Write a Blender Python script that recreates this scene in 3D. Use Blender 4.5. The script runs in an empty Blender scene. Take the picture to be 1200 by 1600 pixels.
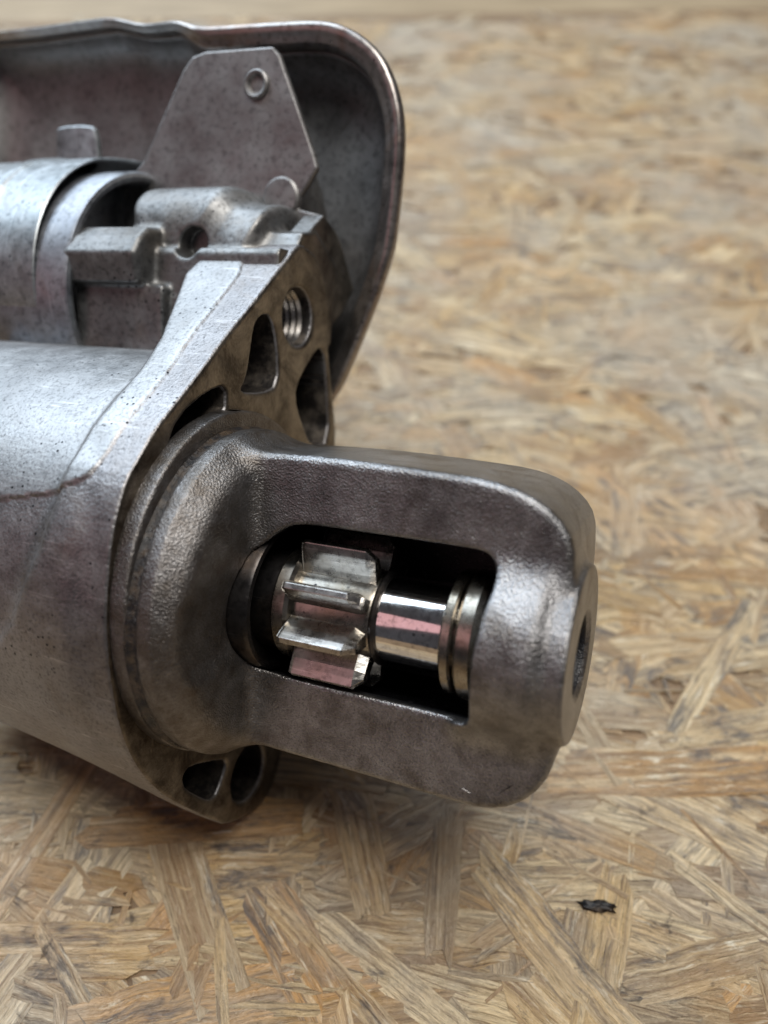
import bpy, math, random
import numpy as np
from mathutils import Matrix, Vector
random.seed(7); rng = np.random.default_rng(11)
C = bpy.context.scene.collection
scene = bpy.context.scene
MM = 0.001

# ------------------------------------------------------------------ camera
PITCH = math.radians(46)
CAM_H = 0.1995
cam_d = bpy.data.cameras.new('camera'); cam = bpy.data.objects.new('camera', cam_d); C.objects.link(cam)
scene.camera = cam
cam_d.sensor_fit = 'VERTICAL'; cam_d.sensor_height = 36; cam_d.lens = 1250/1600*36
cam_d.clip_start = 0.005; cam_d.clip_end = 50
cam.location = (0, 0, CAM_H); cam.rotation_euler = (math.pi/2-PITCH, 0, 0)
cam_d.dof.use_dof = True; cam_d.dof.focus_distance = 0.163; cam_d.dof.aperture_fstop = 8.2

# ------------------------------------------------------------------ light
w = bpy.data.worlds.new('World'); scene.world = w; w.use_nodes = True
wb = w.node_tree.nodes['Background']; wb.inputs[0].default_value = (.55, .53, .58, 1); wb.inputs[1].default_value = 0.075

def area(name, loc, target, sx, sy, power, col):
    d = bpy.data.lights.new(name, 'AREA'); d.shape = 'RECTANGLE'; d.size = sx; d.size_y = sy; d.energy = power; d.color = col
    o = bpy.data.objects.new(name, d); C.objects.link(o); o.location = loc
    o.rotation_euler = (Vector(target)-Vector(loc)).to_track_quat('-Z', 'Y').to_euler()
    return o
area('window_light', (-.95, 1.45, 1.58), (0, .15, 0), 2.2, 1.6, 46, (.74, .87, 1.0))
area('overhead_fill', (.35, .05, 2.2), (0, .2, 0), 1.1, 1.1, 32, (1.0, .97, .92))  # added overhead fill to brighten the near board
area('pink_light', (-1.0, -.45, .78), (0, .1, 0.05), .55, .72, .66, (1.0, .54, .56))
scene.view_settings.view_transform = 'Standard'; scene.view_settings.look = 'None'
scene.view_settings.exposure = 0.5; scene.view_settings.gamma = 1
scene.render.engine = 'CYCLES'

# ------------------------------------------------------------------ motor frame (mm, x along the shaft towards the nose)
def build_frame():
    VP = np.array([-2400., 380.]); n = lambda v: np.array(v, float)/np.linalg.norm(v)
    X = -n([VP[0]-600, VP[1]-800, 1250.]); yd = np.array([-.05, .97, .2])/np.linalg.norm([-.05, .97, .2]); yd = n(yd-X*(yd@X))
    Y = -yd; Z = np.cross(X, Y)
    t = np.array([(908-600)/1250*145, (1022-800)/1250*145, 145.])-77.13*X
    cw = np.array([[1, 0, 0], [0, -math.sin(PITCH), math.cos(PITCH)], [0, -math.cos(PITCH), -math.sin(PITCH)]])
    R = cw@np.stack([X, Y, Z], 1); T = cw@t*MM+np.array([0, 0, CAM_H])
    M = np.eye(4); M[:3, :3] = R; M[:3, 3] = T
    return Matrix(M.tolist())
MW = build_frame()

# ------------------------------------------------------------------ node helpers
def mat(name):
    m = bpy.data.materials.new(name); m.use_nodes = True; nt = m.node_tree; nt.nodes.clear()
    out = nt.nodes.new('ShaderNodeOutputMaterial'); b = nt.nodes.new('ShaderNodeBsdfPrincipled'); nt.links.new(b.outputs[0], out.inputs[0])
    return m, nt, b
class N:
    def __init__(s, nt): s.nt = nt
    def new(s, t, **k):
        n = s.nt.nodes.new(t)
        for a, v in k.items(): setattr(n, a, v)
        return n
    def put(s, sock, v):
        if hasattr(v, 'bl_rna') and isinstance(v, bpy.types.NodeSocket): s.nt.links.new(v, sock)
        else: sock.default_value = v
    def noise(s, vec, scale, detail=4, rough=.5, dist=0):
        n = s.new('ShaderNodeTexNoise'); s.put(n.inputs['Vector'], vec); n.inputs['Scale'].default_value = scale
        n.inputs['Detail'].default_value = detail; n.inputs['Roughness'].default_value = rough; n.inputs['Distortion'].default_value = dist
        return n.outputs['Fac']
    def vor(s, vec, scale, feature='F1'):
        n = s.new('ShaderNodeTexVoronoi', feature=feature); s.put(n.inputs['Vector'], vec); n.inputs['Scale'].default_value = scale
        return n.outputs['Distance']
    def math(s, op, a, b=0., clamp=False):
        n = s.new('ShaderNodeMath', operation=op, use_clamp=clamp); s.put(n.inputs[0], a); s.put(n.inputs[1], b); return n.outputs[0]
    def ramp(s, fac, stops):
        n = s.new('ShaderNodeValToRGB'); s.put(n.inputs[0], fac); e = n.color_ramp.elements
        while len(e) < len(stops): e.new(.5)
        for el, (p, c) in zip(e, stops):
            el.position = p; el.color = (c, c, c, 1) if isinstance(c, (int, float)) else (*c, 1)
        return n.outputs[0]
    def mix(s, fac, a, b, mode='MIX'):
        n = s.new('ShaderNodeMix', data_type='RGBA', blend_type=mode); s.put(n.inputs[0], fac)
        for i, v in ((6, a), (7, b)):
            if isinstance(v, tuple): v = (*v[:3], 1)
            s.put(n.inputs[i], v)
        return n.outputs[2]
    def bump(s, h, strength, dist, normal=None):
        n = s.new('ShaderNodeBump'); s.put(n.inputs['Height'], h); n.inputs['Strength'].default_value = strength; n.inputs['Distance'].default_value = dist
        if normal is not None: s.put(n.inputs['Normal'], normal)
        return n.outputs[0]
    def scale(s, vec, v):
        n = s.new('ShaderNodeVectorMath', operation='MULTIPLY'); s.put(n.inputs[0], vec); n.inputs[1].default_value = v; return n.outputs[0]

def metal(name, dark, light, rough=(.35, .6), grain=900, gbump=.35, gdist=.00012, spots=.0, stain=(.10, .07, .045), stain_amt=.35,
          scratch=None, metallic=.92, pock=.5, face=None, blotch=40, inside=None):
    """cast or machined metal: large blotches, sand-cast grain, dark specks, optional scratches"""
    m, nt, b = mat(name); n = N(nt)
    tc = n.new('ShaderNodeTexCoord'); P = tc.outputs['Object']
    big = n.noise(P, blotch, 5, .6, .4); mid = n.noise(P, blotch*5, 5, .65)
    fine = n.noise(P, grain, 3, .6); vf = n.vor(P, grain*1.1)
    t = n.math('ADD', n.math('MULTIPLY', big, .6), n.math('MULTIPLY', mid, .4))
    col = n.mix(n.ramp(t, [(.36, 0.), (.62, 1.)]), dark, light)
    st = n.ramp(n.noise(P, blotch*1.4, 6, .7, .8), [(.5, 0.), (.66, 1.)])
    col = n.mix(n.math('MULTIPLY', st, stain_amt), col, stain)
    col = n.mix(n.ramp(fine, [(.3, .55), (.5, 0.)]), col, tuple(x*.35 for x in dark))
    if spots > 0:
        sp = n.ramp(n.vor(P, 520), [(.10+.1*spots, 1.), (.16+.1*spots, 0.)])
        gate = n.ramp(n.noise(P, 90, 3), [(.5, 0.), (.6, 1.)])
        col = n.mix(n.math('MULTIPLY', sp, gate), col, (.02, .02, .024))
    rg = n.ramp(mid, [(.3, rough[0]), (.7, rough[1])])
    h = n.math('ADD', n.math('MULTIPLY', fine, .6), n.math('MULTIPLY', vf, .5))
    nb = n.bump(h, gbump, gdist)
    if scratch:
        sv = n.scale(P, scratch); sn = n.noise(sv, 1, 3, .6)
        nb = n.bump(sn, .25, .00008, nb)
        col = n.mix(n.ramp(sn, [(.62, 0.), (.7, .35)]), col, tuple(min(1, x*1.7) for x in light))
    nb = n.bump(n.noise(P, 150, 4, .6), .35*pock, .0006, nb)
    b.inputs['Metallic'].default_value = metallic
    met = None
    if face:   # oily machined front face and the grime packed round the collar (real dirt, keyed to the object's own position)
        sep = n.new('ShaderNodeSeparateXYZ'); n.put(sep.inputs[0], P)
        sn2 = n.new('ShaderNodeSeparateXYZ'); n.put(sn2.inputs[0], tc.outputs['Normal'])
        isf = n.math('MULTIPLY', n.math('GREATER_THAN', sn2.outputs[0], .75), n.math('GREATER_THAN', sep.outputs[0], -.0045))
        fc = n.mix(n.ramp(n.noise(P, 120, 5, .7, .5), [(.35, 0.), (.65, 1.)]), (.07, .058, .047), (.29, .258, .215))
        r2 = n.math('SQRT', n.math('ADD', n.math('POWER', sep.outputs[1], 2.), n.math('POWER', sep.outputs[2], 2.)))
        rr = n.math('ADD', r2, n.math('MULTIPLY', n.math('SUBTRACT', n.noise(P, 160, 4, .7), .5), .006))
        gr = n.ramp(n.math('MULTIPLY', rr, 10.), [(.37, 1.), (.44, .0)])
        fc = n.mix(n.math('MULTIPLY', gr, n.ramp(n.noise(P, 90, 5, .7), [(.35, 1.), (.6, .3)])), fc, (.045, .032, .022))
        col = n.mix(isf, col, fc)
        rg = n.mix(isf, rg, n.ramp(n.noise(P, 200, 4), [(.3, .3), (.7, .5)]))
    if inside:   # oily brown dirt clinging to the collar, wearing off along its ridge
        sep = n.new('ShaderNodeSeparateXYZ'); n.put(sep.inputs[0], P)
        jx = n.math('ADD', sep.outputs[0], n.math('MULTIPLY', n.math('SUBTRACT', n.noise(P, 130, 5, .7), .5), .014))
        dm_ = n.math('MULTIPLY', n.ramp(n.math('MULTIPLY', jx, 20.), [(.26, .85), (.46, 0.)]), n.ramp(n.noise(P, 240, 4, .7), [(.3, 1.), (.66, .35)]))
        col = n.mix(dm_, col, (.10, .078, .058)); rg = n.mix(n.math('MULTIPLY', dm_, .6), rg, (.55, .55, .55))
    if inside:   # shade put into the colour: black cavity round the pinion and end bore
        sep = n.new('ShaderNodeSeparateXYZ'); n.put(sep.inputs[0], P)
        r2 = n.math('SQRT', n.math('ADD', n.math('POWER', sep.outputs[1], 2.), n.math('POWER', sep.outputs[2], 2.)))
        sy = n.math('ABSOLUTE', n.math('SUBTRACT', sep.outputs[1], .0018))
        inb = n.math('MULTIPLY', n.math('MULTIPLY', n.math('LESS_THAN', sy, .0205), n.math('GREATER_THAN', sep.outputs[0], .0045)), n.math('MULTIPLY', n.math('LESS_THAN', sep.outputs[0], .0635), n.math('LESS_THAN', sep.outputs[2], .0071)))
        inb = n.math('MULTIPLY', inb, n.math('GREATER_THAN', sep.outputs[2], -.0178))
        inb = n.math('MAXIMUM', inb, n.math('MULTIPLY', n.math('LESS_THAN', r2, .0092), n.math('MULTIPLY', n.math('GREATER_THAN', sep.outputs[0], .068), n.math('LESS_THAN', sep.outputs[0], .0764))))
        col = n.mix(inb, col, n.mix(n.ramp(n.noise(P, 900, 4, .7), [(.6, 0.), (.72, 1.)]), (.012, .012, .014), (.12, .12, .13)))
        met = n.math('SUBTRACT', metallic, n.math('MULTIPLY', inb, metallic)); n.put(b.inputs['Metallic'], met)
    n.put(b.inputs['Base Color'], col); n.put(b.inputs['Roughness'], rg); n.put(b.inputs['Normal'], nb)
    return m

M = {}
M['housing'] = metal('aluminium_cast_housing', (.19, .182, .184), (.36, .35, .352), (.40, .56), 1400, .8, .00014, .15, (.20, .16, .13), .35, (60, 900, 900), pock=.25, face=True, metallic=.95)
M['pad'] = metal('machined_pad', (.25, .25, .252), (.43, .43, .432), (.40, .54), 1300, .5, .0001, .1, (.17, .16, .15), .3, (60, 900, 900), pock=.15, metallic=.95)
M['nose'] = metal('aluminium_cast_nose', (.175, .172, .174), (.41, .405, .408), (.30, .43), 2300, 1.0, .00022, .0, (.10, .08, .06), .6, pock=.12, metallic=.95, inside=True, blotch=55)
M['bracket'] = metal('cast_bracket', (.13, .13, .128), (.28, .28, .278), (.42, .6), 700, .5, .0002, .25, (.16, .13, .10), .4, pock=.6, face=True)
M['solenoid'] = metal('zinc_plated_steel', (.20, .21, .235), (.38, .40, .43), (.38, .55), 600, .15, .0001, 0, (.22, .20, .19), .5, (900, 60, 60), pock=.35)
M['band'] = metal('steel_band', (.27, .29, .30), (.52, .55, .57), (.34, .52), 600, .12, .0001, .1, (.18, .16, .13), .45, (900, 60, 60), pock=.3)
M['shield'] = metal('pressed_steel_shield', (.19, .182, .178), (.34, .33, .322), (.42, .6), 600, .1, .0001, 0, (.13, .105, .095), .35, pock=.3, blotch=22)
M['rim'] = metal('shield_rim_steel', (.22, .20, .19), (.42, .385, .36), (.26, .42), 600, .12, .0001, .3, (.22, .13, .09), .6, pock=.3)
M['dark_steel'] = metal('dark_steel', (.035, .033, .034), (.10, .092, .088), (.25, .4), 600, .12, .0001, 0, (.10, .06, .03), .4, (60, 900, 900), pock=.2)
M['pinion'] = metal('pinion_steel', (.28, .265, .25), (.56, .54, .51), (.20, .36), 700, .12, .00008, .7, (.20, .16, .11), .35, (80, 1500, 1500), pock=.15, metallic=1)
M['ring'] = metal('stop_ring_steel', (.20, .185, .165), (.42, .39, .34), (.2, .34), 700, .10, .00006, .2, (.22, .16, .08), .4, (100, 1500, 1500), pock=.15, metallic=1)
M['thread'] = metal('thread_steel', (.36, .34, .32), (.6, .57, .53), (.22, .36), 700, .1, .00006, 0, (.15, .10, .06), .5, pock=.1, metallic=1)
M['shaft'] = metal('polished_shaft', (.70, .70, .70), (.86, .86, .86), (.07, .12), 700, .02, .00003, .3, (.45, .32, .16), .25, pock=.06, metallic=1)

m, nt, b = mat('black_grease'); n = N(nt); tc = n.new('ShaderNodeTexCoord')
n.put(b.inputs['Base Color'], n.mix(n.ramp(n.noise(tc.outputs['Object'], 260, 5, .7), [(.45, 0.), (.7, 1.)]), (.012, .011, .012), (.10, .07, .045)))
n.put(b.inputs['Roughness'], n.ramp(n.noise(tc.outputs['Object'], 200, 4), [(.35, .22), (.65, .6)]))
n.put(b.inputs['Normal'], n.bump(n.noise(tc.outputs['Object'], 500, 5, .7), .9, .0006))
M['grease'] = m

m, nt, b = mat('dark_recess'); n = N(nt); tc = n.new('ShaderNodeTexCoord')  # dark material for pocket walls and the end plug
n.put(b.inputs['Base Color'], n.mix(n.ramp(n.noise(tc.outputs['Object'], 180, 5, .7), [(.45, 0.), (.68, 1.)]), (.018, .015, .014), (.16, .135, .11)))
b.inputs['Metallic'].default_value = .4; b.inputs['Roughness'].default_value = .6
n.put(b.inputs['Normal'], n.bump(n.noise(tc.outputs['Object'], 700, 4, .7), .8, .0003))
M['recess'] = m

# ------------------------------------------------------------------ mesh helpers
def link(name, me, parent=None, m=None):
    o = bpy.data.objects.new(name, me); C.objects.link(o)
    if parent is not None: o.parent = parent
    if m is not None and not me.materials: me.materials.append(m)
    return o
def tag(o, label=None, cat=None, group=None, kind=None):
    if label: o['label'] = label
    if cat: o['category'] = cat
    if group: o['group'] = group
    if kind: o['kind'] = kind
    return o
def mesh(name, V, F, smooth=True, ang=None):
    me = bpy.data.meshes.new(name); me.from_pydata([tuple(float(c) for c in v) for v in V], [], [tuple(int(i) for i in f) for f in F]); me.update()
    me.polygons.foreach_set('use_smooth', [smooth]*len(me.polygons))
    if ang is not None and smooth: me.set_sharp_from_angle(angle=math.radians(ang))
    return me

def surface_nets(f, org, h):
    f = f.astype(np.float32); s = f < 0
    a = s[:-1, :-1, :-1].astype(np.uint8)
    tot = np.zeros(a.shape, np.uint8)
    for i in (0, 1):
        for j in (0, 1):
            for k in (0, 1):
                tot += s[i:s.shape[0]-1+i, j:s.shape[1]-1+j, k:s.shape[2]-1+k]
    act = (tot > 0) & (tot < 8); idx = np.argwhere(act); nid = -np.ones(act.shape, np.int32); nid[act] = np.arange(len(idx))
    acc = np.zeros((len(idx), 3)); cnt = np.zeros(len(idx))
    for ax in range(3):
        o1, o2 = [q for q in range(3) if q != ax]
        for u in (0, 1):
            for v in (0, 1):
                p = idx.copy(); p[:, o1] += u; p[:, o2] += v; q = p.copy(); q[:, ax] += 1
                fa = f[p[:, 0], p[:, 1], p[:, 2]]; fb = f[q[:, 0], q[:, 1], q[:, 2]]
                c = (fa < 0) != (fb < 0); t = np.where(c, fa/np.where(c, fa-fb, 1), 0)
                pt = p.astype(float); pt[:, ax] += t
                acc[c] += pt[c]; cnt[c] += 1
    V = acc/cnt[:, None]*h+np.array(org)
    quads = []
    for ax in range(3):
        o1, o2 = (ax+1) % 3, (ax+2) % 3
        sl = [slice(1, -1)]*3; sl[ax] = slice(0, -1); lo = s[tuple(sl)]
        sl[ax] = slice(1, None); hi = s[tuple(sl)]
        for flip, msk in ((False, lo & ~hi), (True, ~lo & hi)):
            e = np.argwhere(msk); off = np.ones(3, int); off[ax] = 0; e = e+off
            def cell(du, dv):
                c = e.copy(); c[:, o1] -= du; c[:, o2] -= dv; return nid[c[:, 0], c[:, 1], c[:, 2]]
            q = np.stack([cell(1, 1), cell(0, 1), cell(0, 0), cell(1, 0)], 1)
            quads.append(q[:, ::-1] if flip else q)
    return V, np.concatenate(quads)
def np_mesh(name, V, Q, scale=MM):
    me = bpy.data.meshes.new(name)
    me.vertices.add(len(V)); me.vertices.foreach_set('co', (V*scale).astype(np.float32).ravel())
    me.loops.add(Q.size); me.loops.foreach_set('vertex_index', Q.astype(np.int32).ravel())
    me.polygons.add(len(Q)); me.polygons.foreach_set('loop_start', np.arange(0, Q.size, 4, dtype=np.int32)); me.polygons.foreach_set('loop_total', np.full(len(Q), 4, np.int32))
    me.update(calc_edges=True); me.polygons.foreach_set('use_smooth', [True]*len(Q)); me.validate(); return me
def grid(x0, x1, y0, y1, z0, z1, h):
    xs = np.arange(x0, x1+h, h, dtype=np.float32); ys = np.arange(y0, y1+h, h, dtype=np.float32); zs = np.arange(z0, z1+h, h, dtype=np.float32)
    return xs[:, None, None], ys[None, :, None], zs[None, None, :], (x0, y0, z0)
def poly2(a, b, P):
    """signed distance to polygon P in the plane of arrays a,b"""
    P = np.array(P, float); a, b = np.broadcast_arrays(a, b); d = np.full(a.shape, 1e9); ins = np.zeros(a.shape, bool)
    for i in range(len(P)):
        p, q = P[i], P[(i+1) % len(P)]; e = q-p; wa, wb = a-p[0], b-p[1]
        t = np.clip((wa*e[0]+wb*e[1])/max(e@e, 1e-9), 0, 1); d = np.minimum(d, (wa-e[0]*t)**2+(wb-e[1]*t)**2)
        c = ((p[1] > b) != (q[1] > b)) & (a < (q[0]-p[0])*(b-p[1])/((q[1]-p[1]) if q[1] != p[1] else 1e-9)+p[0]); ins ^= c
    return (np.where(ins, -1, 1)*np.sqrt(d)).astype(np.float32)
def smin(a, b, k):
    h = np.clip(.5+.5*(b-a)/k, 0, 1); return b*(1-h)+a*h-k*h*(1-h)
def smax(a, b, k): return -smin(-a, -b, k)
def ext(d2, dx, r=0):
    """extrusion of a 2-D distance by slab distance dx with edge rounding r"""
    a, b = d2+r, dx+r
    return np.minimum(np.maximum(a, b), 0)+np.sqrt(np.maximum(a, 0)**2+np.maximum(b, 0)**2)-r
def slab(x, lo, hi): return np.abs(x-(lo+hi)/2)-(hi-lo)/2
def smooth_poly(P, it=1):
    P = [tuple(p) for p in P]
    for _ in range(it):
        o = []
        for i in range(len(P)):
            p, q = P[i], P[(i+1) % len(P)]; o += [(.75*p[0]+.25*q[0], .75*p[1]+.25*q[1]), (.25*p[0]+.75*q[0], .25*p[1]+.75*q[1])]
        P = o
    return P
def lathe(name, prof, cy=0, cz=0, n=96, closed=True):
    """profile of (x, r) turned about the x direction"""
    V = []; F = []
    for x, r in prof:
        for k in range(n):
            a = 2*math.pi*k/n; V.append((x*MM, (cy+r*math.cos(a))*MM, (cz+r*math.sin(a))*MM))
    m_ = len(prof)
    for i in range(m_ if closed else m_-1):
        j = (i+1) % m_
        for k in range(n):
            l = (k+1) % n; F.append((i*n+k, i*n+l, j*n+l, j*n+k))
    return mesh(name, V, F, True, 35)

# ------------------------------------------------------------------ starter motor
root = bpy.data.objects.new('starter_motor', None); C.objects.link(root); root.matrix_world = MW; root.empty_display_size = .02
tag(root, 'used grey metal starter motor with its toothed pinion showing, lying on strand board', 'starter motor')

FL = [(74.9, -29.6), (74.4, -28.4), (73.9, -27.3), (73.0, -26.0), (70.8, -23.4), (67.3, -18.6), (59.7, -8.9), (52, 1.7), (46.9, 7.5), (40.4, 16.1), (35.6, 22.4), (30.6, 27.0), (27.4, 30.1), (22, 32.7), (16.5, 34.4), (10.5, 35.3), (4, 36),
      (-1, 36), (-9.2, 35.2), (-19.3, 33.2), (-27.9, 29.5), (-34, 25.5), (-40.8, 19.7), (-49.2, 10.4), (-56.5, 1.8), (-59.5, -2), (-62.1, -9.7), (-63, -17.3), (-61.2, -22.7),
      (-55.3, -26.5), (-46, -30), (-36, -36), (-20, -42), (0, -47), (15, -49.5), (26.8, -52.3), (40.2, -48.5), (47.8, -46), (54.8, -44.7), (64, -45), (73, -38), (74.6, -31.5)]
POCK1 = smooth_poly([(57.9, -13), (58.3, -17), (52, -20), (42.5, -21), (41, -14), (41.5, -5), (43.8, -7.5), (48.6, -9), (55.4, -10.3)])
POCK2 = smooth_poly([(51, -39), (51.3, -42.5), (46, -44.6), (27, -48), (27, -38), (33, -33), (39.7, -28.9), (44.2, -31.2)])
POCK3 = smooth_poly([(30.5, 19.5), (37.5, 15.5), (42, 6), (43, 0), (37, 0), (33.5, 9), (29, 17)])
POCK4 = smooth_poly([(-38.7, 13.7), (-37.6, 11.6), (-41.6, .3), (-43, -2), (-44.8, -1.8), (-49.4, 1.2), (-50, 3.4), (-48.9, 5.6), (-42.5, 12.8), (-40, 13.9)])
EAR = [(60, -33), (76.7, -33.3), (78.3, -35), (83.5, -42.5), (80.5, -49.5), (78.1, -52.7), (67.2, -61.3), (60.2, -54.3), (55.3, -46)]
EAR2 = [(74, -49), (94, -49), (97, -57), (92.5, -61.7), (85, -66), (74, -62)]

def build_housing():
    x, y, z, org = grid(-80, 2, -67, 76, -62, 40, .5)
    Y2, Z2 = np.broadcast_arrays(y[0], z[0]); Y2 = Y2.astype(float); Z2 = Z2.astype(float)
    dfl = poly2(Y2, Z2, smooth_poly(FL))[None]
    cy, cz = 1.6, -12.
    rad = np.sqrt((y-cy)**2+(z-cz)**2); ang = np.degrees(np.arctan2(y-cy, z-cz))
    # flange plate, tapering back along the lower ear and staying full along the upper one
    lower = np.clip((10-y)/25, 0, 1)
    plate = ext(dfl+np.maximum(0, -x-4)*lower*.15, slab(x, -60, 0), .25)
    upcut = smax(plate, np.where(y > -62, np.interp(y.ravel(), [-35, -18, -2, 14, 40, 45, 51.8, 60.3, 66.7, 71.8], [-62, -34, -20, -14, -14, -14, -15, -20, -23.6, -23]).reshape(y.shape)-x, -50.), 1.5)
    xb = np.interp(ang.ravel(), [-180, 27, 33, 75, 90, 180], [-9.5, -9.5, -7.3, -7.6, -10, -10]).reshape(ang.shape).astype(np.float32)
    body = ext(rad-46.9, np.maximum(slab(x, -79, -4), x-xb), .5)
    f = smin(upcut, body, np.interp(y.ravel(), [-30, 15, 30, 60], [8, 7, 1.2, .8]).reshape(y.shape))
    f = np.maximum(f, x)                       # keep the machined face plane
    f = np.maximum(f, -(.1854*x+.825*y+.534*z)-62.6)     # flat foot the body rests on
    # raised machined pad with its parting edge
    xl = np.interp(ang.ravel(), [-180, 21, 23.3, 25.7, 27.5, 29.2, 31, 33.5, 37.6, 45, 61, 68, 95, 180], [-99, -38, -29.3, -20.3, -14.6, -10.6, -8.4, -7.7, -7.2, -7.0, -6.9, -7.4, -9, -60]).reshape(ang.shape).astype(np.float32)
    f = np.minimum(f, smax(f-.5, (x-xl)*.8, .5))
    # bores and lightening pockets
    for c, r, dep in (((58.4, -29.3), 6.6, -24), ((-50.7, -11.5), 6.8, -30)):
        f = smax(f, -np.maximum(np.sqrt((y-c[0])**2+(z-c[1])**2)-r, dep-x), .3)
        f = smax(f, -(np.sqrt((y-c[0])**2+(z-c[1])**2)-r-.9-x*1.0), .2)
    for P, dep in ((POCK1, -9), (POCK2, -20), (POCK3, -14), (POCK4, -14)):
        f = smax(f, -np.maximum(poly2(Y2, Z2, P)[None]-x*.0, dep-x), .8)
    f = smax(f, -np.maximum(np.sqrt((y+50.7)**2+(z+11.5)**2)-7.0, -70-x), .3)
    V, Q = surface_nets(f, org, .5); me = np_mesh('drive_housing', V, Q); me.materials.append(M['housing']); me.materials.append(M['recess'])
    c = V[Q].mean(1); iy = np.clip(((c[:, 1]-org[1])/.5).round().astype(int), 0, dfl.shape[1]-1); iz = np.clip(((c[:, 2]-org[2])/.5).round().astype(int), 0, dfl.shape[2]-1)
    inner = (dfl[0][iy, iz] < -2.3) & (c[:, 0] < -.7) & (c[:, 0] > -30) & ~((c[:, 0] < -13) & (rad[0][iy, iz] > 44))  # pocket and bore walls painted darker
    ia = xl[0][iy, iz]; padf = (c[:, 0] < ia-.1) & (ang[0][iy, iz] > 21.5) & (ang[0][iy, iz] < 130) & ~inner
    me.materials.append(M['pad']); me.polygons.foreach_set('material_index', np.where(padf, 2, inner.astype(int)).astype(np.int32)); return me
housing = link('drive_housing', build_housing(), root)

def build_nose():
    x, y, z, org = grid(-1, 80, -38, 38, -38, 38, .42)
    rc = np.sqrt(y**2+z**2)
    # turned collar
    sp = ext(rc-35.0-np.clip(y, 0, 40)*.08, slab(x, -1, 3.5), .5)           # spigot ring on the flange
    gv = ext(rc-32.8, slab(x, -1, 8), .2)
    c1 = ext(rc-34.5, slab(x, 5, 8), .3)
    cone = smax((rc-34.5)*.78+(x-8.1)*.62, x-13.2, 2.2)
    cone = np.maximum(np.maximum(cone, 6-x), rc-34.5)
    col = np.minimum(np.minimum(sp, gv), smin(c1, cone, .15))
    # flat sided nose
    X2, Y2 = np.broadcast_arrays(x[:, :, 0], y[:, :, 0])
    NO = [(5, 31), (22.5, 31.8), (34.6, 31.9), (49.7, 31.6), (60, 31.2), (67, 29.6), (72.3, 26.4), (75.5, 22), (76.2, 15), (76.2, 8), (76., -8), (76, -17), (74.3, -23), (69.8, -28.2), (64, -30.6), (56.6, -30.8), (37.8, -30.4), (18.6, -30.3), (5, -30)]
    d2 = poly2(X2.astype(float), Y2.astype(float), smooth_poly(NO))[:, :, None]
    draft = np.abs(z-9)*.05
    nose = ext(d2+draft, slab(z, -24, 9.2), 1.6)
    # boss round the far bearing, bulging out of the flat face, tapering to the turned end
    boss = ext(rc-17.9, slab(x, 57.5, 76.), 1.0); boss = smax(boss, (rc-17.9)*.80+(x-71.6)*.60, .6)
    nose = smin(nose, boss, 4.0)
    cap = ext(rc-16.6, slab(x, 60, 77.2), .5); nose = smin(nose, cap, .6)
    col = smax(col, x-13.2, .5)
    f = smin(col, nose, 3.8)
    # bore and window
    f = np.maximum(f, -np.maximum(rc-15.7, slab(x, 4, 64)))
    WN = [(18.6, 16.6), (14.6, 12.5), (12.2, 6.5), (11.4, -3.5), (12.4, -9.5), (16.4, -12.9), (28.5, -13.5), (44.3, -13.4), (58.2, -13.5), (60.6, -12.2), (61.4, -7.8), (61.6, 1.6), (62.2, 8.8), (63, 14.1), (62.2, 17.2), (60.2, 18.6), (57, 18.7), (42.4, 18.7), (27, 18.6), (22.5, 18.2)]
    wd = poly2(X2.astype(float), Y2.astype(float), smooth_poly(WN, 2))[:, :, None]
    f = smax(f, -np.maximum(wd, 2-z), .9)
    inner = ext(np.abs(y-1.5)-20, slab(x, 15, 62.5), 2); f = np.maximum(f, -np.maximum(inner, slab(z, -17, 3.5)))
    # end bore with a chamfer
    rb = np.sqrt((y+.6)**2+(z+1)**2)
    f = smax(f, -np.maximum(rb-7.5, 70-x), .3); f = smax(f, -(rb-7.5-(x-76.2)*1.0), .2)
    V, Q = surface_nets(f, org, .42); return np_mesh('nose_cone', V, Q)
nose = link('nose_cone', build_nose(), root, M['nose'])

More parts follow.
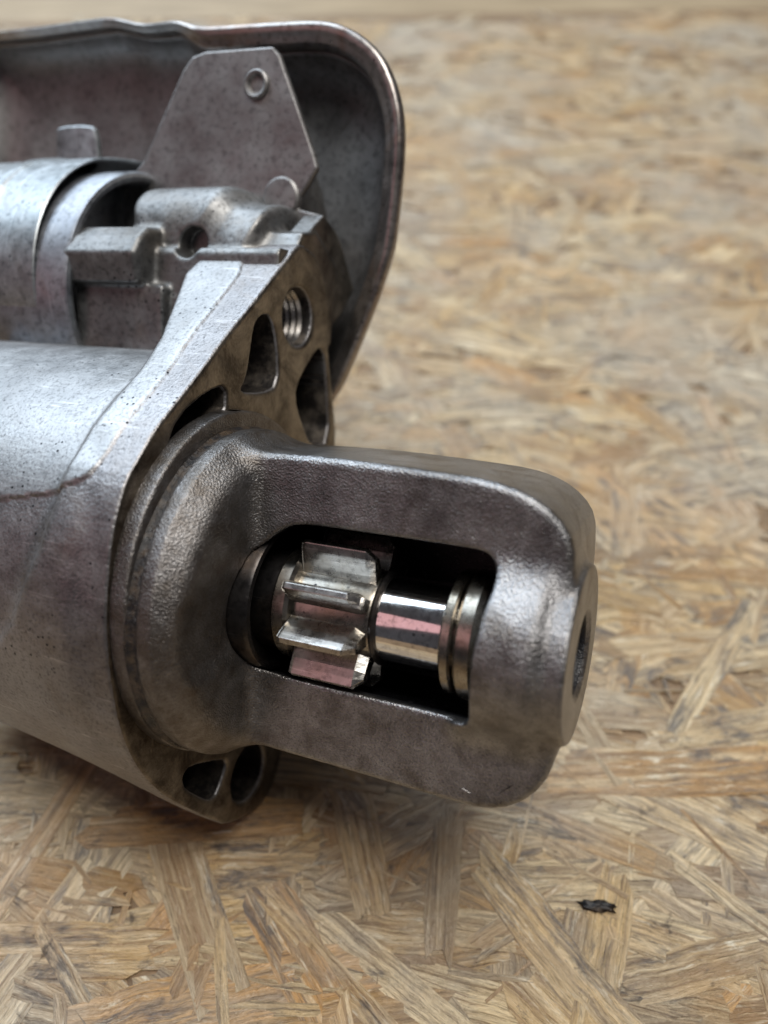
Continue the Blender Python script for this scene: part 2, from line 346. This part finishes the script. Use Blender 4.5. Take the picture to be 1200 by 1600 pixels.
def build_bracket():
    x, y, z, org = grid(-64, 1, 44, 104, -74, 0, .5)
    Y2, Z2 = np.broadcast_arrays(y[0], z[0]); Y2 = Y2.astype(float); Z2 = Z2.astype(float)
    p2 = lambda P: poly2(Y2, Z2, P)[None]
    f = ext(p2([(52, -24), (71.6, -27.2), (77.6, -31.5), (79, -38), (72, -50), (52, -48)]), slab(x, -23, -.8), .6)
    f = np.minimum(f, ext(p2(EAR), slab(x, -7, -1.2), .4)); f = np.minimum(f, ext(p2(EAR2), slab(x, -16, -12), .4))
    c3 = ext(np.sqrt((y-60)**2+(z+40.4)**2)-29.6, slab(x, -48, -21), 3.5)
    c3b = ext(np.sqrt((y-60)**2+(z+42)**2)-25.5, slab(x, -40, -10), 2)
    dome = smax(smin(c3, c3b, 6), z+24.5, 8); dome = np.maximum(dome, 57-y)
    f = smin(f, dome, 2)
    # rib running back from the web, and the stepped lug behind it
    f = smin(f, ext(p2([(60, -21.5), (72.0, -21.6), (73.2, -22.6), (73.3, -34), (60, -34)]), slab(x, -40.5, -1.2), .5), 1.0)
    f = smin(f, ext(p2([(64.3, -15.6), (71.2, -14), (75, -16.5), (77.6, -20), (78.2, -30), (63, -32)]), slab(x, -59.5, -35.8), 1.6), 1.8)
    f = smin(f, ext(p2([(46, -18.5), (62, -18.2), (64.2, -18.6), (64.2, -30), (46, -30)]), slab(x, -58, -31), 1.0), 1.6)
    f = smin(f, ext(p2([(44, -20), (61.8, -21.5), (61.8, -34), (44, -34)]), slab(x, -58, -14), .6), .8)
    f = smax(f, -np.maximum(np.sqrt((x+27)**2+(y-74.5)**2)-3.8, np.abs(z+24)-5), .4)
    f = np.maximum(f, -np.maximum(np.sqrt((y-58.4)**2+(z+29.3)**2)-7.6, -26-x))
    f = np.maximum(f, -np.maximum(np.minimum(p2(POCK1), p2(POCK2)), -22-x))
    V, Q = surface_nets(f, org, .5); return np_mesh('solenoid_bracket', V, Q)
bracket = link('solenoid_bracket', build_bracket(), root, M['bracket'])

# screw threads seen inside the two bores
def thread(cy, cz, r, x0, x1, pitch):
    V = []; F = []; n = 64; turns = (x0-x1)/pitch; N_ = int(turns*n)
    pr = [(0, 0), (.5, 1.0), (1, 0)]
    for i in range(N_+1):
        a = 2*math.pi*i/n
        for fx, dr in pr:
            X = x0-pitch*i/n-pitch*fx; rr = r-dr*pitch*.42
            V.append((X*MM, (cy+rr*math.cos(a))*MM, (cz+rr*math.sin(a))*MM))
    for i in range(N_):
        for j in (0, 1): F.append((i*3+j, i*3+j+1, (i+1)*3+j+1, (i+1)*3+j))
    return mesh('thread', V, F, True, 30)
link('thread', thread(58.4, -29.3, 6.7, -1.5, -22, 1.75), housing, M['thread'])

# irregular grease packed between flange and collar
def grease():
    V = []; F = []; n = 260; prof = [(2.6, 34.2), (3.1, 35.0), (3.7, 34.7), (4.3, 34.2), (5.0, 34.4), (5.6, 33.9)]
    nz = lambda k, s: sum(math.sin(k*2*math.pi/n*q*s+q*q)*1.0/q for q in (3, 7, 13, 23, 41))
    for i, (x, r) in enumerate(prof):
        for k in range(n):
            a = 2*math.pi*k/n; wv = nz(k, 1)*.5*(1 if 0 < i < 5 else .1); hx = nz(k+40, 2)*.2
            V.append(((x+hx)*MM, (r+wv)*math.cos(a)*MM, (r+wv)*math.sin(a)*MM))
    for i in range(len(prof)-1):
        for k in range(n):
            l = (k+1) % n; F.append((i*n+k, i*n+l, (i+1)*n+l, (i+1)*n+k))
    return mesh('grease_ring', V, F)
link('grease_ring', grease(), root, M['grease'])

# pinion, shaft, rings
def build_tooth():
    # tooth flank profile (half width, radius); chamfered nose end
    pr = [(1.95, 8.9), (1.75, 10.6), (1.5, 12.4), (1.1, 14.1), (.6, 15.6)]
    loop = [(-w_, r) for w_, r in pr]+[(w_, r) for w_, r in reversed(pr)]
    V = []; F = []; secs = [(22.4, 0, .35), (23.0, 0, 0), (36.2, 0, 0), (38.3, 1, 0)]
    for X, ch, e in secs:
        for w_, r in loop:
            rr = r-e
            ww = w_
            if ch: rr = min(r, 13.6) if r > 13.6 else r; ww = w_*.45 if w_ > 0 else w_*.9
            V.append((X*MM, ww*MM, rr*MM))
    n = len(loop)
    for i in range(len(secs)-1):
        for k in range(n):
            l = (k+1) % n; F.append((i*n+k, i*n+l, (i+1)*n+l, (i+1)*n+k))
    F.append(tuple(range(n))); F.append(tuple(range((len(secs)-1)*n, len(secs)*n))[::-1])
    me = mesh('gear_tooth', V, F, False); return me
pin = link('pinion_hub', lathe('pinion_hub', [(18.5, 8.6), (18.5, 11.2), (19.2, 11.9), (21.6, 11.9), (22.3, 11.2), (22.4, 9.4), (37.6, 9.3), (38.6, 9.0), (38.9, 8.2)]), root, M['ring'])
tm = build_tooth(); tm.materials.append(M['pinion'])
bm_t = None
for k in range(9):
    o = bpy.data.objects.new('gear_tooth', tm); C.objects.link(o); o.parent = pin
    o.rotation_euler = (-math.radians(28.5+40*k), 0, 0)
    bv = o.modifiers.new('bevel', 'BEVEL'); bv.width = .00012; bv.segments = 2; bv.limit_method = 'ANGLE'
link('drive_sleeve', lathe('drive_sleeve', [(8, 8), (8, 10.6), (18.4, 10.6), (18.4, 8)]), root, M['dark_steel'])
link('shaft', lathe('shaft', [(-4, .1), (-4, 8.7), (70, 8.7), (70, .1)]), root, M['shaft'])
link('shaft_collar', lathe('shaft_collar', [(38.9, 8.6), (38.9, 9.4), (39.4, 9.7), (39.9, 9.3), (40.0, 8.6)]), root, M['dark_steel'])
link('stop_ring', lathe('stop_ring', [(53.7, 8.4), (53.7, 11.6), (54.1, 12.1), (55.5, 12.1), (55.9, 11.7), (55.9, 8.4)]), root, M['ring'])
link('thrust_ring', lathe('thrust_ring', [(56.6, 8.4), (56.6, 12.0), (57.1, 12.5), (59.6, 12.6), (60.6, 11.6), (60.9, 8.4)]), root, M['ring'])
link('bearing_sleeve', lathe('bearing_sleeve', [(63.2, 8.4), (63.2, 12.5), (70.5, 12.5), (70.5, 8.4)]), root, M['dark_steel'])
link('seal_ring', lathe('seal_ring', [(9, 10), (9, 15.6), (14.8, 15.6), (15.7, 15.2), (16.0, 14.5), (15.7, 13.9), (14, 13.6), (13, 10)]), root, M['dark_steel'])
link('end_plug', lathe('end_plug', [(71, .1), (71, 7.45), (73.2, 7.45), (73.3, 6.4), (72.2, 6.0), (72.1, .1)], -.6, -1), nose, M['recess'])  # dark colour painted on so the end hole reads as shaded

# bright nicks knocked into the nose casting
def nick(a, b_, w_):
    a, b_ = Vector(a), Vector(b_); d = (b_-a).normalized(); p = Vector((-d.y, d.x)); V = []; z0 = 9.0; z1 = 9.36
    for q in (a, b_): V += [(q.x+p.x*w_, q.y+p.y*w_, z0), (q.x, q.y, z1), (q.x-p.x*w_, q.y-p.y*w_, z0)]
    V = [(a.x-d.x*.3, a.y-d.y*.3, z0)]+V+[(b_.x+d.x*.3, b_.y+d.y*.3, z0)]
    F = [(1, 4, 5, 2), (2, 5, 6, 3), (0, 1, 2), (0, 2, 3), (7, 5, 4), (7, 6, 5)]
    return mesh('nick', [tuple(c*MM for c in v) for v in V], F, False)
link('nick', nick((66.4, -26.2), (69.0, -23.5), .24), nose, M['pinion'])
link('nick', nick((59.6, -27.0), (61.2, -27.5), .16), nose, M['pinion'])

# solenoid
sol = link('solenoid_body', lathe('solenoid_body', [(-150, .1), (-150, 32.4), (-57.2, 32.4), (-56, 31.9), (-55.7, 31.0), (-56, 30), (-57.2, 29.4), (-68, 29.2), (-68, .1)], 62.8, -45.4, 160), root, M['solenoid'])
def band():
    V = []; F = []; n = 180; cy, cz = 65.8, -45.6
    prof = [(-150, 32.0), (-150, 33.1), (-88.5, 33.1), (-87.9, 33.7), (-84, 33.8), (-83.2, 33.2), (-66, 33.2), (-65.6, 32.9), (-66, 32.4), (-84, 32.3)]
    a0, a1 = math.radians(-24), math.radians(215)
    for X, r in prof:
        for k in range(n+1):
            a = a0+(a1-a0)*k/n; q = max(0, 1-(a-a0)/math.radians(40)); rr = r+q*q*1.5; xx = X+(q*q*13*(X > -68))
            V.append((xx*MM, (cy+rr*math.cos(a))*MM, (cz+rr*math.sin(a))*MM))
    m_ = len(prof)
    for i in range(m_):
        j = (i+1) % m_
        for k in range(n): F.append((i*(n+1)+k, i*(n+1)+k+1, j*(n+1)+k+1, j*(n+1)+k))
    return mesh('clamp_band', V, F, True, 35)
bandO = link('clamp_band', band(), root, M['band'])

def plate(name, P, z0, th, bev=.35, plane='xy', off=(0, 0, 0)):
    V = []; n = len(P); F = []
    for zz in (z0, z0-th):
        for a, b_ in P: V.append((a*MM, b_*MM, zz*MM))
    A = sum(P[i][0]*P[(i+1) % n][1]-P[(i+1) % n][0]*P[i][1] for i in range(n))
    top = list(range(n)); 
    F.append(tuple(top if A > 0 else top[::-1])); F.append(tuple([n+i for i in (top[::-1] if A > 0 else top)]))
    for i in range(n):
        j = (i+1) % n; F.append((i, i+n, j+n, j) if A > 0 else (i, j, j+n, i+n))
    me = mesh(name, V, F, False); return me
def bevel(o, wdt, seg=2):
    bv = o.modifiers.new('bevel', 'BEVEL'); bv.width = wdt; bv.segments = seg; bv.limit_method = 'ANGLE'; bv.angle_limit = math.radians(40)
tab = link('retaining_tab', plate('retaining_tab', smooth_poly([(-89.4, 96), (-89.8, 107.2), (-88.4, 108.9), (-77.1, 108.7), (-75, 107), (-74, 96)]), -45, 2.0), bandO, M['band']); bevel(tab, .0005)

# folded bracket sheet behind the flange
SH = [(-66, 92), (-58.4, 98.7), (-52.9, 108.1), (-45.7, 120.1), (-42.7, 123.2), (-38.7, 124.1), (-18.7, 123.6), (-16.5, 121.5), (-14.9, 117.8), (-10.1, 107.3), (-6.1, 98.3), (-4.9, 95.0), (-7.6, 90.9), (-10.8, 86.9), (-10.2, 85.5), (-3.8, 84.0), (-2.4, 82.5), (-3.0, 79.9), (-3.3, 66), (-42.4, 62), (-66, 70)]
sheet = link('bracket_plate', plate('bracket_plate', SH, -45, 2.0), root, M['shield']); bevel(sheet, .0006)
link('rivet', lathe('rivet', [(-1.2, .1), (-1.2, 1.3), (.2, 1.9), (.9, 2.4), (1.1, 3.0), (.7, 3.5), (-.6, 3.7), (-.6, .1)], 0, 0, 40), sheet, M['shield']).matrix_local = Matrix.Translation((-.0228, .1151, -.0450)) @ Matrix.Rotation(-math.pi/2, 4, 'Y')
dm = link('plug_boss', lathe('plug_boss', [(-1, 5.4), (.3, 5.2), (.8, 4.6), (.9, 3.4), (.9, .1)], 0, 0, 48, closed=False), sheet, M['shield']); dm.matrix_local = Matrix.Translation((-.0150, .0880, -.0450)) @ Matrix.Rotation(-math.pi/2, 4, 'Y')

# pressed heat shield: a deep pan with a rolled rim
RIM = [(-140, 140.5), (-120.6, 139.5), (-105, 139.3), (-80, 139.4), (-76.4, 139.2), (-73, 138.2), (-69.7, 136.6), (-66, 136.3), (-54.4, 136.3), (-50.2, 134.4), (-44, 133.8), (-30, 133.2), (-14.7, 132.4), (-8.5, 131.6), (-3.8, 129.9), (-.2, 128.3), (2.6, 126), (5.8, 123.2), (8.1, 119.8), (10.0, 116.6), (11.1, 113.1), (12.3, 109),
       (12.8, 104.2), (12.9, 98), (12.7, 92.2), (12.4, 87), (12, 83.1), (11.8, 77.7), (9.7, 70.6), (7.7, 64.5), (5.3, 58.3), (2.5, 51), (-1.5, 41.7), (-8, 32), (-18, 27), (-60, 25), (-100, 25), (-140, 27)]
def resample(P, step):
    o = []
    for i in range(len(P)):
        p, q = np.array(P[i]), np.array(P[(i+1) % len(P)]); m_ = max(1, int(np.linalg.norm(q-p)/step))
        o += [tuple(p+(q-p)*k/m_) for k in range(m_)]
    return o
def build_shield(kind):
    P = np.array(resample(RIM, 2.0)); 
    for _ in range(2): P = .5*P+.25*(np.roll(P, 1, 0)+np.roll(P, -1, 0))
    n = len(P)
    def normals(P, w_=1):
        e = np.roll(P, -w_, 0)-np.roll(P, w_, 0); nn = np.stack([e[:, 1], -e[:, 0]], 1); nn /= np.linalg.norm(nn, axis=1)[:, None]
        A = np.sum(P[:, 0]*np.roll(P, -1, 0)[:, 1]-np.roll(P, -1, 0)[:, 0]*P[:, 1]); return nn if A < 0 else -nn
    nn = normals(P, 1)
    for _ in range(14): nn = .5*nn+.25*(np.roll(nn, 1, 0)+np.roll(nn, -1, 0))
    nn /= np.linalg.norm(nn, axis=1)[:, None]
    if kind == 'rim':
        prof = [(.6, -58.8), (.1, -57.4), (0, -56.2), (.4, -55.3), (1.1, -55.0), (2.4, -55.6), (3.6, -56.4), (4.3, -56.5), (4.9, -57.0), (5.3, -58.0), (5.5, -59.2)]
    else:
        prof = [(5.55, -59.2), (6.2, -61), (7.6, -63.5), (9.8, -65.6), (13, -67.2), (17, -68), (24, -68.6)]
    V = []; F = []
    for o_, zz in prof:
        for i in range(n):
            kk = .30+.70*min(1, max(0, (P[i][0]+56)/9)) if P[i][1] > 100 else 1.0
            q = P[i]+nn[i]*(o_*kk if kind == 'rim' else o_-5.5*(1-kk))
            V.append((q[0]*MM, q[1]*MM, zz*MM))
    for j in range(len(prof)-1):
        for i in range(n):
            l = (i+1) % n; F.append((j*n+i, (j+1)*n+i, (j+1)*n+l, j*n+l))
    if kind == 'pan':
        b0 = (len(prof)-1)*n; cidx = len(V)
        V.append((-.060, .085, -.0690))
        for i in range(n): F.append((b0+i, cidx, b0+(i+1) % n))
    me = mesh(kind, V, F, True, 50)
    return me
pan = link('heat_shield', build_shield('pan'), root, M['shield']); so = pan.modifiers.new('thick', 'SOLIDIFY'); so.thickness = .0009; so.offset = 0
rimO = link('rolled_rim', build_shield('rim'), pan, M['rim']); so = rimO.modifiers.new('thick', 'SOLIDIFY'); so.thickness = .0008; so.offset = 0

# ------------------------------------------------------------------ strand board
m, nt, b = mat('wood_strand'); n = N(nt)
uv = n.new('ShaderNodeUVMap'); geo = n.new('ShaderNodeNewGeometry'); at = n.new('ShaderNodeAttribute', attribute_name='tint'); oi = n.new('ShaderNodeObjectInfo')
rnd = n.math('FRACT', n.math('ADD', at.outputs['Fac'], oi.outputs['Random']))
rnd2 = n.math('FRACT', n.math('MULTIPLY', rnd, 7.31)); rnd3 = n.math('FRACT', n.math('MULTIPLY', rnd, 23.7))
off = n.new('ShaderNodeCombineXYZ'); n.put(off.inputs[2], n.math('MULTIPLY', rnd, 60.))
va = n.new('ShaderNodeVectorMath', operation='ADD'); n.put(va.inputs[0], uv.outputs[0]); n.put(va.inputs[1], off.outputs[0]); U = va.outputs[0]
wn = n.new('ShaderNodeTexNoise'); n.put(wn.inputs['Vector'], va.outputs[0]); wn.inputs['Scale'].default_value = .11; wn.inputs['Detail'].default_value = 3
wv = n.new('ShaderNodeVectorMath', operation='MULTIPLY_ADD'); n.put(wv.inputs[0], wn.outputs['Color']); wv.inputs[1].default_value = (0, 1.5, 0); n.put(wv.inputs[2], va.outputs[0]); U = wv.outputs[0]
g1 = n.noise(n.scale(U, (.035, .9, 1)), 1, 4, .65, .7)     # broad grain (uv are millimetres)
g2 = n.noise(n.scale(U, (.13, 2.6, 1)), 1, 4, .7, .3)      # fibres
g3 = n.noise(n.scale(U, (.25, .5, 1)), 1, 4, .6, .3)
base = n.ramp(rnd2, [(0, (.46, .28, .115)), (.18, (.68, .49, .25)), (.34, (.50, .37, .225)), (.5, (.84, .67, .41)), (.64, (.36, .265, .165)), (.76, (.70, .53, .31)), (.88, (.56, .32, .125)), (1., (.27, .175, .095))])
g0 = n.noise(n.scale(U, (.02, .35, 1)), 1, 3, .6, .5)
base = n.mix(n.ramp(g0, [(.35, .5), (.47, 0.)]), base, n.mix(rnd3, (.50, .35, .19), (.36, .30, .225)))
base = n.mix(n.ramp(g0, [(.54, 0.), (.66, .6)]), base, (.80, .65, .42))
col = n.mix(n.ramp(g1, [(.36, .85), (.56, 0.)]), base, n.mix(rnd3, (.27, .155, .07), (.27, .21, .145)))
W = geo.outputs['Position']; g2a = n.ramp(n.noise(W, 60, 3, .6), [(.38, .15), (.62, 1.)])
col = n.mix(n.math('MULTIPLY', g2a, n.ramp(g2, [(.36, .8), (.44, .0), (.58, 0.), (.68, .5)])), col, n.mix(n.ramp(g2, [(.45, 0.), (.55, 1.)]), (.14, .085, .045), (.80, .66, .43)))
ww = n.noise(W, 11, 5, .65, .6); gy = n.ramp(ww, [(.44, 0.), (.60, 1.)])
col = n.mix(n.math('MULTIPLY', gy, .62), col, n.mix(n.ramp(g1, [(.3, 0.), (.7, 1.)]), (.20, .175, .145), (.70, .64, .53)))
org_ = n.ramp(n.noise(W, 16, 5, .65, .8), [(.48, 0.), (.66, 1.)])
col = n.mix(n.math('MULTIPLY', org_, .32), col, (.50, .27, .10))
ck = n.noise(n.scale(U, (.07, 3.4, 1)), 1, 3, .6, .4); ckm = n.ramp(ck, [(.475, 0.), (.5, 1.), (.525, 0.)])
ckg = n.ramp(n.noise(n.scale(U, (.08, .5, 1)), 1, 3, .6), [(.5, 0.), (.62, 1.)])
col = n.mix(n.math('MULTIPLY', n.math('MULTIPLY', ckm, ckg), .75), col, (.08, .055, .035))
st1 = n.noise(n.scale(U, (.05, .22, 1)), 1, 5, .72, .5); st2 = n.noise(W, 38, 4, .6)
blue = n.math('MULTIPLY', n.ramp(st1, [(.50, 0.), (.62, 1.)]), n.ramp(st2, [(.44, 0.), (.54, 1.)]))
col = n.mix(n.math('MULTIPLY', blue, .78), col, (.11, .10, .098))
dirt = n.ramp(n.noise(W, 110, 5, .72, .5), [(.61, 0.), (.70, .8)])
col = n.mix(dirt, col, (.06, .045, .035))
wax = n.math('MULTIPLY', n.ramp(n.noise(n.scale(U, (.1, .8, 1)), 1, 5, .75, .4), [(.55, 0.), (.66, .9)]), n.ramp(n.noise(W, 45, 4, .7, .4), [(.45, 0.), (.6, 1.)]))
col = n.mix(wax, col, (.80, .72, .56))
n.put(b.inputs['Base Color'], col)
n.put(b.inputs['Roughness'], n.ramp(g3, [(.3, .24), (.7, .48)]))
hh = n.math('ADD', n.math('MULTIPLY', g2, .7), n.math('MULTIPLY', g1, 1.0))
rel = n.noise(W, 95, 4, .6, .5)
n.put(b.inputs['Normal'], n.bump(rel, .5, .0032, n.bump(hh, 1.0, .0009)))
b.inputs['Specular IOR Level'].default_value = .6
M['strand'] = m

m, nt, b = mat('board_core'); n = N(nt); geo = n.new('ShaderNodeNewGeometry')
n.put(b.inputs['Base Color'], n.ramp(n.noise(n.scale(geo.outputs['Position'], (1, 3, 1)), 160, 5, .7, .5), [(.3, (.09, .055, .03)), (.7, (.30, .20, .11))])); b.inputs['Roughness'].default_value = .7  # dark brown painted in as shadow in the gaps between flakes
M['core'] = m

def box_mesh(name, x0, x1, y0, y1, z0, z1):
    V = [(x, y, z) for z in (z0, z1) for y in (y0, y1) for x in (x0, x1)]
    return mesh(name, V, [(0, 2, 3, 1), (4, 5, 7, 6), (0, 1, 5, 4), (2, 6, 7, 3), (0, 4, 6, 2), (1, 3, 7, 5)], False)
EDGE = .775
def slab_mesh(name, pts, z0, z1):
    V = [(x, y, z0) for x, y in pts]+[(x, y, z1) for x, y in pts]
    return mesh(name, V, [(3, 2, 1, 0), (4, 5, 6, 7), (0, 1, 5, 4), (1, 2, 6, 5), (2, 3, 7, 6), (3, 0, 4, 7)], False)
board = link('strand_board', slab_mesh('strand_board', [(-1.3, -.35), (1.3, -.35), (1.3, .872), (-1.3, .715)], -.018, -.0009), None, M['core']); tag(board, kind='structure')
far = link('workbench_top', slab_mesh('workbench_top', [(-1.6, .701), (1.6, .894), (1.6, 2.4), (-1.6, 2.4)], -.05, -.004), None, None); tag(far, kind='structure')
m, nt, b = mat('far_plank'); n = N(nt); geo = n.new('ShaderNodeNewGeometry')
n.put(b.inputs['Base Color'], n.mix(n.ramp(n.noise(n.scale(geo.outputs['Position'], (2, 14, 1)), 6, 4, .6), [(.3, 0.), (.7, 1.)]), (.24, .175, .105), (.42, .32, .20))); b.inputs['Roughness'].default_value = .5
far.data.materials.append(m)

def strand_geo(L, Wd, th, seed):
    """one ragged wood flake lying in xy, mm: top, edges, torn ends"""
    r = random.Random(seed); ns = 5; nc = 4
    k1, k2 = r.uniform(-.16, .16), r.uniform(-1, 1); top = []; slant = [r.uniform(-.5, .5), r.uniform(-.5, .5)]
    for i in range(ns):
        t = i/(ns-1); cyy = k1*Wd*math.sin(t*3+k2); wl = .5*Wd*r.uniform(.8, 1.0); wr = .5*Wd*r.uniform(.8, 1.0)
        if i in (0, ns-1): wl *= r.uniform(.6, 1); wr *= r.uniform(.6, 1)
        for j in range(nc):
            q = j/(nc-1); yy = cyy-wl+(wl+wr)*q; xx = (t-.5)*L
            if i in (0, ns-1): xx += (q-.5)*slant[i > 0]*Wd+r.uniform(-.28, .28)*Wd
            top.append((xx, yy))
    wz = [r.uniform(-.2, .2)*th for _ in top]
    V = [(p[0], p[1], th+wz[i]) for i, p in enumerate(top)]
    F = [(i*nc+j+1, i*nc+j, (i+1)*nc+j, (i+1)*nc+j+1) for i in range(ns-1) for j in range(nc-1)]
    loop = [j for j in range(nc)]+[i*nc+nc-1 for i in range(1, ns)]+[(ns-1)*nc+j for j in range(nc-2, -1, -1)]+[i*nc for i in range(ns-2, 0, -1)]
    b0 = len(V); V += [(top[k][0], top[k][1], -.6) for k in loop]; m_ = len(loop)
    for i in range(m_):
        j = (i+1) % m_; F.append((loop[i], loop[j], b0+j, b0+i))
    return V, [f_[::-1] for f_ in F]
def flake_mesh(name, V, F, tint, uvs=None):
    me = mesh(name, [(v[0]*MM, v[1]*MM, v[2]*MM) for v in V], F, False)
    uvl = me.uv_layers.new(name='UVMap'); u = uvs if uvs is not None else V
    vi = np.zeros(len(me.loops), int); me.loops.foreach_get('vertex_index', vi); ua = np.array(u, float)[vi][:, :2]
    uvl.data.foreach_set('uv', ua.ravel()); at = me.attributes.new('tint', 'FLOAT', 'POINT'); at.data.foreach_set('value', np.asarray(tint, float) if not np.isscalar(tint) else np.full(len(V), tint))
    return me
# placement: random over the whole sheet, denser and smaller near the camera where flakes can be told apart
flakes = []
def rand_angle():
    return random.gauss(-4, 17) if random.random() < .52 else random.uniform(-90, 90)
def band_fill(y0, y1, x0, x1, num, Lr, Wr):
    for _ in range(num):
        y = random.uniform(y0, y1); hw = .16+.62*max(0, y+.05)
        x = random.uniform(max(x0, -hw), min(x1, hw)); y = min(y, .775+.0603*x-.012-random.random()*.02)
        L = random.uniform(*Lr); Wd = random.uniform(*Wr)
        flakes.append([x, y, L, Wd, rand_angle()])
band_fill(-.06, .34, -.5, .5, 1900, (28, 80), (6, 15))
band_fill(-.06, .36, -.5, .5, 800, (12, 38), (2.0, 7))
band_fill(-.06, .32, -.5, .5, 1100, (5, 24), (.4, 1.8))
band_fill(.30, EDGE+.03, -.9, .9, 2500, (25, 90), (5, 16))
band_fill(.30, EDGE+.03, -.9, .9, 1700, (12, 40), (2, 6))
random.shuffle(flakes)
# flakes that stand out along the near edge of the photograph
def ground(u, v):
    cx, cy = (u-600)/1250, (v-800)/1250; d = Vector((cx, math.cos(PITCH)-cy*math.sin(PITCH), -math.sin(PITCH)-cy*math.cos(PITCH)))
    k = -CAM_H/d.z; return d.x*k, d.y*k
HERO = [(-.1207, .0742, 88, 9.0, 88), (-.0870, .0770, 74, 6.5, 70), (-.0665, .0458, 40, 4.5, -48), (-.0085, .0480, 62, 5.5, -44), (.0148, .0700, 36, 9.0, 84), (.0420, .0505, 62, 13, -52), (.0830, .0640, 34, 4.5, -42), (.0985, .0540, 46, 3.4, 68), (-.047, .083, 56, 12, 4), (.075, .098, 70, 15, 3), (.040, .118, 80, 14, -6), (-.030, .101, 60, 13, -8), (.108, .112, 66, 10, 8), (-.098, .108, 56, 10, -10)]
nf = len(flakes)
score = []
for i, fl in enumerate(flakes):
    z = .05+.62*(i/nf)
    fl.append(z); dist = math.hypot(fl[1], CAM_H); fl_s = fl[2]*fl[3]/dist**2*(.3+i/nf)
    inview = abs(fl[0]) < .50*math.hypot(fl[1]*1.0, CAM_H)*1.05 and fl[1] > .01
    score.append(fl_s if inview else 0)
order = np.argsort(-np.array(score)); own = set(order[:286].tolist())
protos = []
for k in range(26):
    L = [26, 40, 55, 70][k % 4]; Wd = [6, 9, 12][k % 3]; V, F = strand_geo(L, Wd, .3, 500+k)
    me = flake_mesh('wood_strand', V, F, 0.0); me.materials.append(M['strand']); protos.append((L, Wd, me))
def put(x, y, L, Wd, a, z):
    p = min(random.sample(protos, 9), key=lambda q: abs(math.log(q[0]/L))+abs(math.log(q[1]/Wd)))
    o = bpy.data.objects.new('wood_strand', p[2]); C.objects.link(o); o.parent = board
    o.location = (x, y, z*MM-.0008); o.scale = (L/p[0], Wd/p[1], 1)
    o.rotation_euler = (math.radians(random.uniform(-.5, .5)), math.radians(random.uniform(-.3, .3)), math.radians(a))
for i in own: put(*flakes[i])
for h in HERO: put(*h, .72)
SV = []; SF = []; ST = []; SU = []
for i, (x, y, L, Wd, a, z) in enumerate(flakes):
    if i in own: continue
    V, F = strand_geo(L, Wd, .32, i); Rz = Matrix.Rotation(math.radians(a), 3, 'Z') @ Matrix.Rotation(math.radians(random.uniform(-.3, .3)), 3, 'Y') @ Matrix.Rotation(math.radians(random.uniform(-.6, .6)), 3, 'X')
    b0 = len(SV); t_ = random.random()
    for v in V:
        q = Rz @ Vector(v); SV.append((q.x+x*1000, q.y+y*1000, max(-.75, q.z+z)-.8)); SU.append(v[:2]); ST.append(t_)
    SF += [tuple(b0+k for k in f_) for f_ in F]
sm = flake_mesh('wood_strands', SV, SF, ST, SU); sm.materials.append(M['strand'])
so_ = link('wood_strands', sm, board); so_['kind'] = 'stuff'

# black crumb of dirt on the board near the right front
def crumb():
    import bmesh
    bm = bmesh.new(); bmesh.ops.create_icosphere(bm, subdivisions=3, radius=1)
    for v in bm.verts:
        p = v.co; k = 1+.35*math.sin(p.x*5+1)*math.cos(p.y*6)+.2*math.sin(p.z*9+p.x*4)
        v.co = Vector((p.x*3.6*k, p.y*1.15*k+.6*math.sin(p.x*2.2), p.z*.7*k))*MM
    me = bpy.data.meshes.new('dirt_crumb'); bm.to_mesh(me); bm.free(); me.polygons.foreach_set('use_smooth', [True]*len(me.polygons)); me.materials.append(M['grease']); return me
cx, cy = ground(933, 1417)
cr = link('dirt_crumb', crumb()); cr.location = (cx, cy, .0006); cr.rotation_euler = (0, 0, math.radians(-18))
tag(cr, 'small black crumb of dirt on the wood strands at lower right of the motor', 'dirt crumb')
